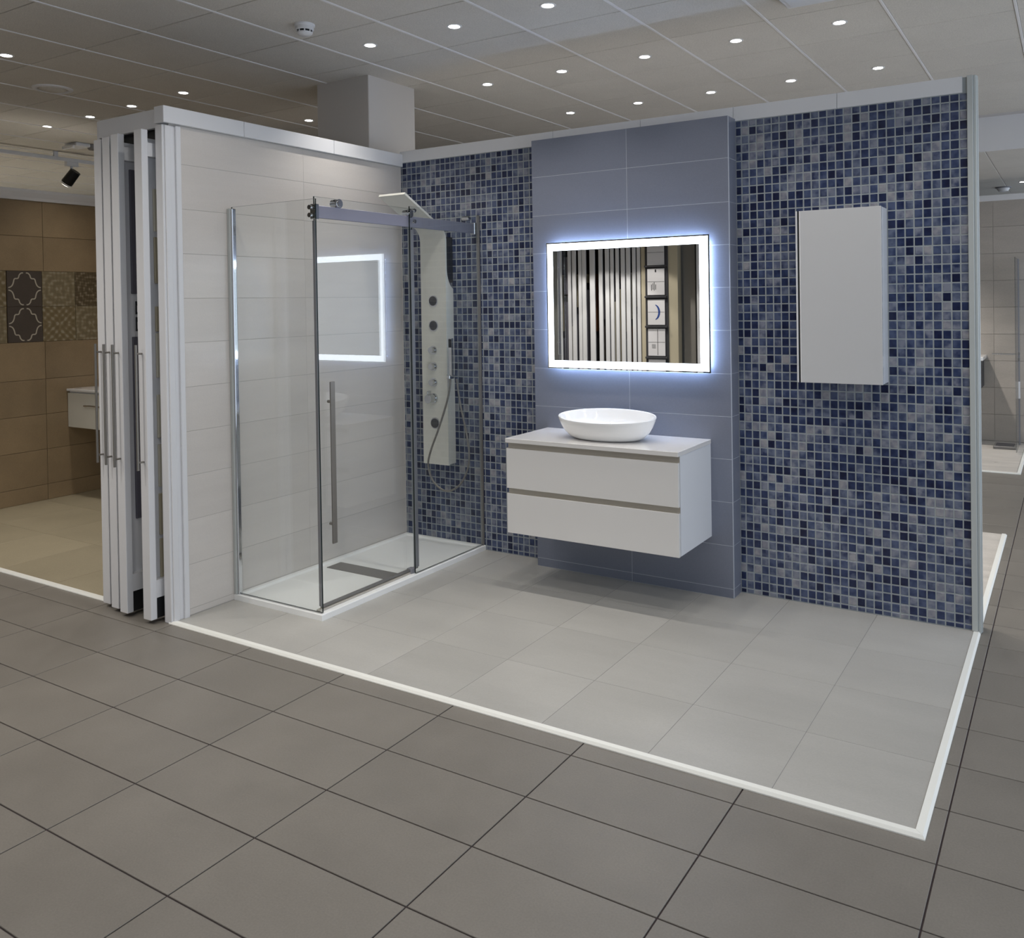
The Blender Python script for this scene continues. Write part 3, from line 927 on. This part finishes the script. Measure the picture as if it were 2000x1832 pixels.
# patterned decor tiles
def decor(name, base, cA, cB, scale, kind):
    m, nt, b = newmat(name)
    L = nt.links.new
    tc = N(nt, 'ShaderNodeTexCoord')
    mp = N(nt, 'ShaderNodeMapping')
    mp.inputs['Scale'].default_value = (1, 1, 1)
    L(tc.outputs['Object'], mp.inputs['Vector'])
    sx = N(nt, 'ShaderNodeSeparateXYZ'); L(mp.outputs[0], sx.inputs[0])
    ay = N(nt, 'ShaderNodeMath', operation='ABSOLUTE'); L(sx.outputs['Y'], ay.inputs[0])
    az = N(nt, 'ShaderNodeMath', operation='ABSOLUTE'); L(sx.outputs['Z'], az.inputs[0])
    def mth(op, a, b=None):
        n_ = N(nt, 'ShaderNodeMath', operation=op)
        for k_, v_ in ((0, a), (1, b)):
            if v_ is None: continue
            if isinstance(v_, (int, float)): n_.inputs[k_].default_value = v_
            else: L(v_, n_.inputs[k_])
        return n_.outputs[0]
    u, v = ay.outputs[0], az.outputs[0]
    dia = mth('SINE', mth('MULTIPLY', mth('ADD', u, v), scale * 9))
    dif = mth('SINE', mth('MULTIPLY', mth('SUBTRACT', u, v), scale * 12))
    rad = mth('SQRT', mth('ADD', mth('MULTIPLY', u, u), mth('MULTIPLY', v, v)))
    rng = mth('SINE', mth('MULTIPLY', rad, scale * 11))
    pat = mth('MULTIPLY', mth('ADD', dia, dif), 0.5) if not kind else mth('MULTIPLY', mth('ADD', rng, mth('MULTIPLY', dia, dif)), 0.5)
    no = N(nt, 'ShaderNodeTexNoise'); no.inputs['Scale'].default_value = 30
    L(tc.outputs['Object'], no.inputs['Vector'])
    fin = mth('ADD', mth('MULTIPLY', pat, 0.4), no.outputs[0])
    rp = N(nt, 'ShaderNodeValToRGB')
    rp.color_ramp.elements[0].position = .25
    rp.color_ramp.elements[0].color = base
    rp.color_ramp.elements[1].position = .6
    rp.color_ramp.elements[1].color = cA
    e_ = rp.color_ramp.elements.new(.88); e_.color = cB
    L(fin, rp.inputs[0])
    L(rp.outputs[0], b.inputs['Base Color'])
    b.inputs['Roughness'].default_value = .5
    return m
MT['decA'] = decor('patterned_tile_a', srgb(112, 98, 70), srgb(124, 110, 82), srgb(150, 142, 122), 9.0, 0)
MT['decB'] = decor('patterned_tile_b', srgb(116, 104, 80), srgb(130, 118, 92), srgb(150, 142, 122), 9.0, 1)
MT['decC'] = decor('patterned_tile_c', srgb(84, 72, 52), srgb(100, 88, 66), srgb(138, 126, 108), 12.0, 1)
def quatre():
    """open curvy outline made of ribbons, in a unit square"""
    arcs = []
    q1 = [(.05, .46), (.13, .44), (.17, .36), (.20, .30), (.30, .285), (.335, .20), (.38, .14), (.46, .055)]
    # quarter from top (x~0) to right side
    q1 = [(.04, .465), (.10, .455), (.15, .40), (.17, .335), (.20, .30), (.27, .295), (.30, .26), (.315, .19), (.345, .11), (.39, .06), (.46, .035)]
    for sx in (1, -1):
        for sz in (1, -1):
            arcs.append([(sx * a, sz * b) for a, b in q1])
    return arcs
def ornament(parent, y, z, s):
    mb = MB()
    for arc in quatre():
        P = crom([(0, a * s, b * s) for a, b in arc], 4)
        vs, fs = [], []
        for i, p in enumerate(P):
            d = (P[min(i + 1, len(P) - 1)] - P[max(i - 1, 0)]).normalized()
            nn = Vector((0, -d.z, d.y)) * .0048
            vs += [(XBW + .0012, y + p.y + nn.y, z + p.z + nn.z), (XBW + .0012, y + p.y - nn.y, z + p.z - nn.z),
                   (XBW - .001, y + p.y + nn.y, z + p.z + nn.z), (XBW - .001, y + p.y - nn.y, z + p.z - nn.z)]
        for i in range(len(P) - 1):
            a = 4 * i
            fs += [(a, a + 1, a + 5, a + 4), (a, a + 4, a + 6, a + 2), (a + 1, a + 3, a + 7, a + 5)]
        mb.add(vs, fs)
    return mb.build('ornament', 'line', parent)
cols = [(1.44, 'decA', 'decC'), (1.725, 'decB', 'decA'), (2.01, 'decA', 'decB'), (2.30, 'slate', 'slate'), (2.585, 'decB', 'decA'), (2.87, 'decC', 'decB'), (3.155, 'decA', 'decC'), (3.44, 'slate', 'slate'), (3.725, 'decB', 'decA')]
for y, mtop, mbot in cols:
    for z, m in ((1.7975, mtop), (1.5005, mbot)):
        o = piece('decor_tile', wtile(.297, .285, m), bw, (XBW, y + .1425, z))
        if m == 'slate' and y < 2.4:
            BASE[o.name] = Vector(o.matrix_world.translation) if False else Vector((XBW, y + .1425, z))
            ornament(o, y + .1425, z, .285)
mb = MB()
mb.prism([(XBW - .08, 2.535), (XBW + .012, 2.535), (XBW + .016, 2.56), (XBW + .035, 2.60), (XBW + .035, 2.625), (XBW - .08, 2.625)], 1, 1.32, 5.0)
struct('trim_10', mb, 'white', 'white cornice on top of the brown tiled wall', 'trim')
struct('wall_left_booth_back', MB().box(XBW, -1.80, 3.45, 3.53, 0, 2.60), 'brown', 'brown back wall of the left booth', 'wall')
struct('floor_left_bounce', MB().box(-11.4, XBW - .1, 1.36, 7.0, 0, .008), 'ceramic', 'unseen pale slab added beyond the brown wall to bounce light onto the ceiling', 'floor')  # added reflector, out of view: throws spotlight back up at the ceiling
# vanity in the brown booth
t = thing('brown_booth_vanity', (-4.2, 3.0, .60), 'grey-white vanity unit with white top against the brown wall', 'vanity')
MB().cbox(XBW, -3.7, 2.775, 3.45, .915, .935, .002).build('countertop', 'ceramic', t)
MB().cbox(XBW + .005, -3.71, 2.80, 3.45, .60, .915, .002).build('carcass', 'side', t)
d = MB().cbox(XBW + .005, -3.71, 2.782, 2.80, .605, .90, .002).build('drawer_front', 'tower', t)
h = MB(); h.tube(crom([(-4.42, 2.782, .80), (-4.41, 2.762, .80), (-4.30, 2.755, .805), (-4.19, 2.762, .80), (-4.18, 2.782, .80)], 5), .007, 8)
h.build('handle', 'chrome', d, True)
# spotlights on a ceiling track
t = thing('ceiling_track', (-5.8, 3.0, 3.13), 'thin white lighting track under the ceiling at far left', 'track')
MB().cbox(-5.82, -5.78, .8, 5.4, 3.095, 3.13, .003).build('rail', 'white', t)
for y in (1.6, 3.35, 5.0):
    MB().cbox(-5.815, -5.785, y - .02, y + .02, 3.125, HC + .002, .002).build('hanger', 'white', t)
def trackspot(y, label):
    t = thing('track_spotlight', (-5.8, y, 3.09), label, 'spotlight', 'track spotlights over the brown booth')
    MB().cbox(-5.825, -5.775, y - .06, y + .06, 3.05, 3.097, .004).build('adapter', 'white', t)
    MB().cyl((-5.8, y, 3.06), (-5.8, y, 2.98), .012, n=12).build('stem', 'white', t, True)
    a, b = Vector((-5.77, y + .01, 2.985)), Vector((-5.84, y - .03, 2.885))
    d = (b - a).normalized()
    MB().cyl(a - d * .02, b, .05, .055, n=24).build('head', 'black', t, True)
    MB().cyl(b, b + d * .02, .055, .050, n=24).build('front_ring', 'white', t, True)
    MB().cyl(b + d * .018, b + d * .022, .044, n=24).build('bulb', 'spotled', t)
    l = bpy.data.lights.new('spot_lamp', 'SPOT'); l.energy = 520; l.color = (1, .93, .8); l.spot_size = math.radians(75); l.spot_blend = .6; l.shadow_soft_size = .04
    lo = bpy.data.objects.new('spot_lamp', l); COL.objects.link(lo); lo.parent = t
    lo.location = (b + d * .04) - BASE[t.name]
    lo.rotation_euler = d.to_track_quat('-Z', 'Y').to_euler()
trackspot(3.51, 'black track spotlight with white ring hanging above the brown wall')
trackspot(4.10, 'track spotlight mostly hidden behind the white display cabinet')

# ------------------------------------------------------------------ behind the back wall at right: marble strip and far booth
mf = struct('floor_rear_booth', MB().box(-1.28, XR - .028, 3.26, 5.118, 0, ZP - .003), 'grout_light', 'pale marble floor strip seen past the end of the back wall', 'floor')
for i in range(4):
    for j in range(2):
        piece('marble_tile', floor_tile_mesh(.9, .925, 'marble', .006, .0008, .001), mf, (XR - .03 - .45 - i * .9, 3.262 + .4625 + j * .925, ZP))
edge_side('trim_11', XR - .002, 3.135, 5.12, 'white edge profile beside the pale marble strip', False)
ff = struct('floor_far_booth', MB().box(-1.0, 2.30, 7.44, 9.35, 0, ZP - .003), 'grout_light', 'pale floor of the far right booth', 'floor')
for i in range(2):
    for j in range(3):
        piece('pale_floor_tile', floor_tile_mesh(.6, .62, 'marble', .006, .0008, .001), ff, (2.30 - .3 - i * .6, 7.445 + .31 + j * .62, ZP))
edge_front('trim_12', -1.0, 2.333, 7.41, 'white edge profile along the front of the far right booth', True)
edge_side('trim_13', 2.333, 7.41, 9.3, 'white edge profile at the side of the far right booth', True)
fw = struct('wall_far_right', MB().box(-1.0, 2.9, 9.295, 9.38, 0, 2.60), 'wallgrout', 'grey-beige tiled wall of the far right booth', 'wall')
for k in range(9):
    for i in range(3):
        h = .295
        key = ('fw',)
        if key not in tile_me:
            tile_me[key] = MB().cbox(-.449, .449, -.0, .01, -.146, .146, .001).mesh('grey_wall_tile', 'greywall')
        piece('grey_wall_tile', tile_me[key], fw, (2.45 - i * .9, 9.285, .012 + .1475 + k * .295 if k < 9 else 0))
struct('trim_14', MB().cbox(-1.0, 2.9, 9.26, 9.39, 2.655, 2.72, .004), 'white', 'white top trim of the far right wall', 'trim')
t = thing('far_shower_screen', (2.25, 9.0, .02), 'clear glass screen with chrome bar in the far right booth', 'shower screen')
o = MB().box(2.246, 2.254, 8.45, 9.28, .03, 2.0).build('pane', 'glass', t)
MB().cyl((2.0, 9.0, .99), (2.25, 9.0, .99), .008, n=10).build('support_bar', 'chrome', t, True)
MB().cbox(2.238, 2.262, 8.98, 9.02, .52, .70, .003).build('handle', 'white', t)
MB().cbox(2.24, 2.26, 8.99, 9.01, .03, 2.0, .002).build('post', 'seal', t)
for z in (.94, 1.0):
    MB().cbox(2.236, 2.264, 8.975, 9.025, z - .012, z + .012, .003).build('clamp', 'grey', t)
t = thing('shower_mat', (2.15, 8.87, ZP), 'dark grey slab on the floor of the far right booth', 'mat')
MB().cbox(2.02, 2.232, 8.74, 9.0, ZP, ZP + .03, .004).build('slab', 'grey', t)
MB().cbox(2.04, 2.212, 8.77, 8.97, ZP + .03, ZP + .034, .001).build('grate', 'charcoal', t)
t = thing('far_basin_unit', (1.8, 9.0, .62), 'small dark basin unit with white top on the far right wall', 'vanity')
MB().cbox(1.55, 1.93, 8.80, 9.285, .925, .965, .004).build('top', 'ceramic', t)
MB().cbox(1.56, 1.90, 8.82, 9.285, .62, .925, .003).build('carcass', 'charcoal', t)
MB().cbox(1.56, 1.90, 8.80, 8.82, .63, .92, .003).build('drawer_front', 'black', t)

# ------------------------------------------------------------------ rest of the shop shell
struct('wall_far_back', MB().box(-12, 5.0, 14.4, 14.6, 0, 3.3), 'greypaint', 'grey rear wall of the shop', 'wall')
mb = MB()
for k in range(9):
    mb.cbox(4.82, 4.90, -5.5 + k * 2.49, -5.42 + k * 2.49, 0, HC, .004)
mb.cbox(4.82, 4.90, -5.42, 14.4, 0.0, .18, .004)
mb.cbox(4.82, 4.90, -5.42, 14.4, HC - .22, HC, .004)
struct('window_1', mb, 'greypaint', 'mullions of the long shop window on the right of the aisle', 'window')
struct('wall_shop_front', MB().box(-11.5, 4.9, -5.6, -5.5, 0, HC), 'greypaint', 'plain wall behind the camera', 'wall')
struct('wall_far_left', MB().box(-11.7, -11.5, -5.5, 14.5, 0, 3.3), 'greypaint', 'plain far left wall of the shop', 'wall')

# ------------------------------------------------------------------ sample rack and leaflets behind the camera, seen in the mirror
struct('wall_front', MB().box(-7.0, -3.62, -3.62, -3.5, 0, HC), 'greypaint', 'dark wall beside the sample rack seen in the mirror', 'wall')
struct('wall_front_left', MB().box(-3.62, -2.16, -3.62, -3.52, 0, 2.75), 'black', 'black wall panel behind the sample boards in the mirror', 'wall')
t = thing('sample_rack_header', (-2.85, -3.3, 2.345), 'grey header with black bar above the mirrored sample boards', 'rack')
MB().cbox(-3.62, -2.18, -3.30, -3.22, 2.345, 2.40, .003).build('top_bar', 'black', t)
MB().cbox(-3.62, -2.18, -3.50, -3.2, 2.40, 2.75, .003).build('header', 'greypaint', t)
t = thing('sample_rack_plinth', (-2.85, -3.35, 0), 'charcoal plinth under the mirrored sample boards', 'rack')
MB().cbox(-3.62, -2.18, -3.50, -3.2, .05, .198, .003).build('base', 'charcoal', t)
MB().cbox(-3.60, -2.20, -3.48, -3.25, .0, .05, .003).build('kick_board', 'black', t)
bars = [(-3.49, -3.42, 0), (-3.32, -3.27, 1), (-3.25, -3.19, 0), (-3.15, -3.10, 2), (-3.09, -3.03, 0), (-2.97, -2.89, 3), (-2.83, -2.77, 4), (-2.73, -2.67, 0),
        (-2.65, -2.60, 1), (-2.57, -2.52, 2), (-2.49, -2.43, 0), (-2.41, -2.35, 5), (-2.32, -2.27, 0), (-2.25, -2.20, 5)]
ords = ['first', 'second', 'third', 'fourth', 'fifth', 'sixth', 'seventh', 'eighth', 'ninth', 'tenth', 'eleventh', 'twelfth', 'thirteenth', 'last']
smp = ['samplegrey', 'sample', 'sample2', 'charcoal', 'slate', 'woodbrown']
for k, (a, b, s_) in enumerate(bars):
    p = thing('sample_board', ((a + b) / 2, -3.2, .2), '%s white board edge from the left in the mirrored sample rack' % ords[k], 'sample board', 'boards in the sample rack')
    MB().cbox(a, b, -3.215, -3.19, .20, 2.335, .003).build('edge_profile', 'white', p)
    MB().box(a + .004, a + .02, -3.5, -3.215, .25, 2.30).build('board', 'charcoal', p)
    MB().box(a + .02, min(b, a + .05), -3.46, -3.24, .35 + .05 * (k % 4), 1.1 + .17 * (k % 5), 0).build('sample_tile', smp[s_], p)
    MB().box(a + .02, min(b, a + .048), -3.46, -3.25, 1.2 + .17 * (k % 5), 2.0, 0).build('sample_tile', smp[(s_ + 2) % 6], p)
t = thing('poster_panel', (-3.36, -3.3, .2), 'grey patterned sample sheet between the first two boards in the mirror', 'sample')
MB().cbox(-3.415, -3.325, -3.262, -3.25, 1.72, 2.25, .002).build('upper_sheet', 'samplegrey', t)
MB().cbox(-3.415, -3.325, -3.262, -3.25, .75, 1.62, .002).build('lower_sheet', 'samplegrey', t)
MB().cbox(-3.415, -3.325, -3.27, -3.245, 1.62, 1.70, .002).build('shelf_edge', 'charcoal', t)
struct('wall_front_center', MB().box(-2.18, -1.66, -3.30, -3.18, 0, HC), 'beigewall', 'beige wall strip behind the leaflet rack in the mirror', 'wall')
struct('wall_front_right', MB().box(-1.66, -1.43, -3.50, -3.38, 0, HC), 'greypaint', 'grey wall strip right of the leaflet rack in the mirror', 'wall')
t = thing('leaflet_rack', (-1.95, -3.16, .5), 'charcoal wall rack holding leaflets reflected in the mirror', 'rack')
MB().cbox(-2.115, -1.79, -3.178, -3.16, .45, 2.55, .003).build('back_plate', 'charcoal', t)
for z in (.86, 1.27, 1.665, 2.07, 2.45):
    MB().cbox(-2.11, -1.80, -3.162, -3.12, z - .012, z + .012, .002).build('ledge', 'charcoal', t)
leaf = [(2.085, 2.42, 'plain'), (1.69, 2.04, 'drawing'), (1.295, 1.63, 'arc'), (.885, 1.245, 'grid'), (.52, .84, 'plain')]
llab = ['topmost white leaflet in the mirrored rack', 'second leaflet with a small line drawing in the mirrored rack', 'third leaflet with a blue arc in the mirrored rack',
        'fourth leaflet with dark grid lines in the mirrored rack', 'lowest leaflet at the bottom edge of the mirror']
for (z0, z1, kind), lb in zip(leaf, llab):
    p = thing('leaflet', (-1.96, -3.14, z0), lb, 'leaflet', 'leaflets in the rack')
    xa, xb = -2.075, -1.83
    yy = -3.142
    MB().cbox(xa, xb, yy - .006, yy, z0, z1, .001).build('sheet', 'paper', p)
    y2 = yy + .0012
    mb = MB()
    if kind in ('plain', 'grid', 'drawing', 'arc'):
        mb.box(xa + .004, xb - .004, yy - .001, y2, (z0 + z1) / 2 - .002, (z0 + z1) / 2 + .002)
    if kind == 'grid':
        mb.box(-1.94, -1.933, yy - .001, y2, z0 + .01, z1 - .01)
        for k in range(5):
            mb.box(-2.02, -1.965, yy - .001, y2, z0 + .1 + .012 * k, z0 + .104 + .012 * k)
    if kind == 'drawing':
        for k in range(4):
            mb.box(-2.02 + .02 * k, -2.012 + .02 * k, yy - .001, y2, z0 + .06 + .01 * (k % 2), z0 + .14 + .015 * (k % 3))
        mb.box(-1.965, -1.945, yy - .001, y2, z1 - .05, z1 - .012)
    mb.build('print', 'ink', p)
    if kind == 'arc':
        a_ = MB()
        vs, fs = [], []
        K = 14
        for k in range(K + 1):
            an = math.radians(-75 + 150 * k / K)
            wd = .034 * math.sin(math.pi * (k + .6) / (K + 1.2)) + .004
            for rr in (.10 - wd / 2, .10 + wd / 2):
                # mirrored sideways, as leaflets are read from the booth
                vs.append((-1.985 + rr * .75 * math.cos(an), y2, (z0 + z1) / 2 + rr * math.sin(an)))
        for k in range(K):
            fs.append((2 * k, 2 * k + 1, 2 * k + 3, 2 * k + 2))
        a_.add(vs, fs)
        a_.build('blue_arc', 'blueink', p)
t = thing('sample_board_stand', (-1.39, -3.2, 0), 'white board edge at the right border of the mirror image', 'sample board')
MB().cbox(-1.40, -1.33, -3.21, -3.18, .05, 2.4, .003).build('edge_profile', 'white', t)
MB().box(-1.43, -1.36, -3.5, -3.21, .05, 2.36).build('board', 'black', t)
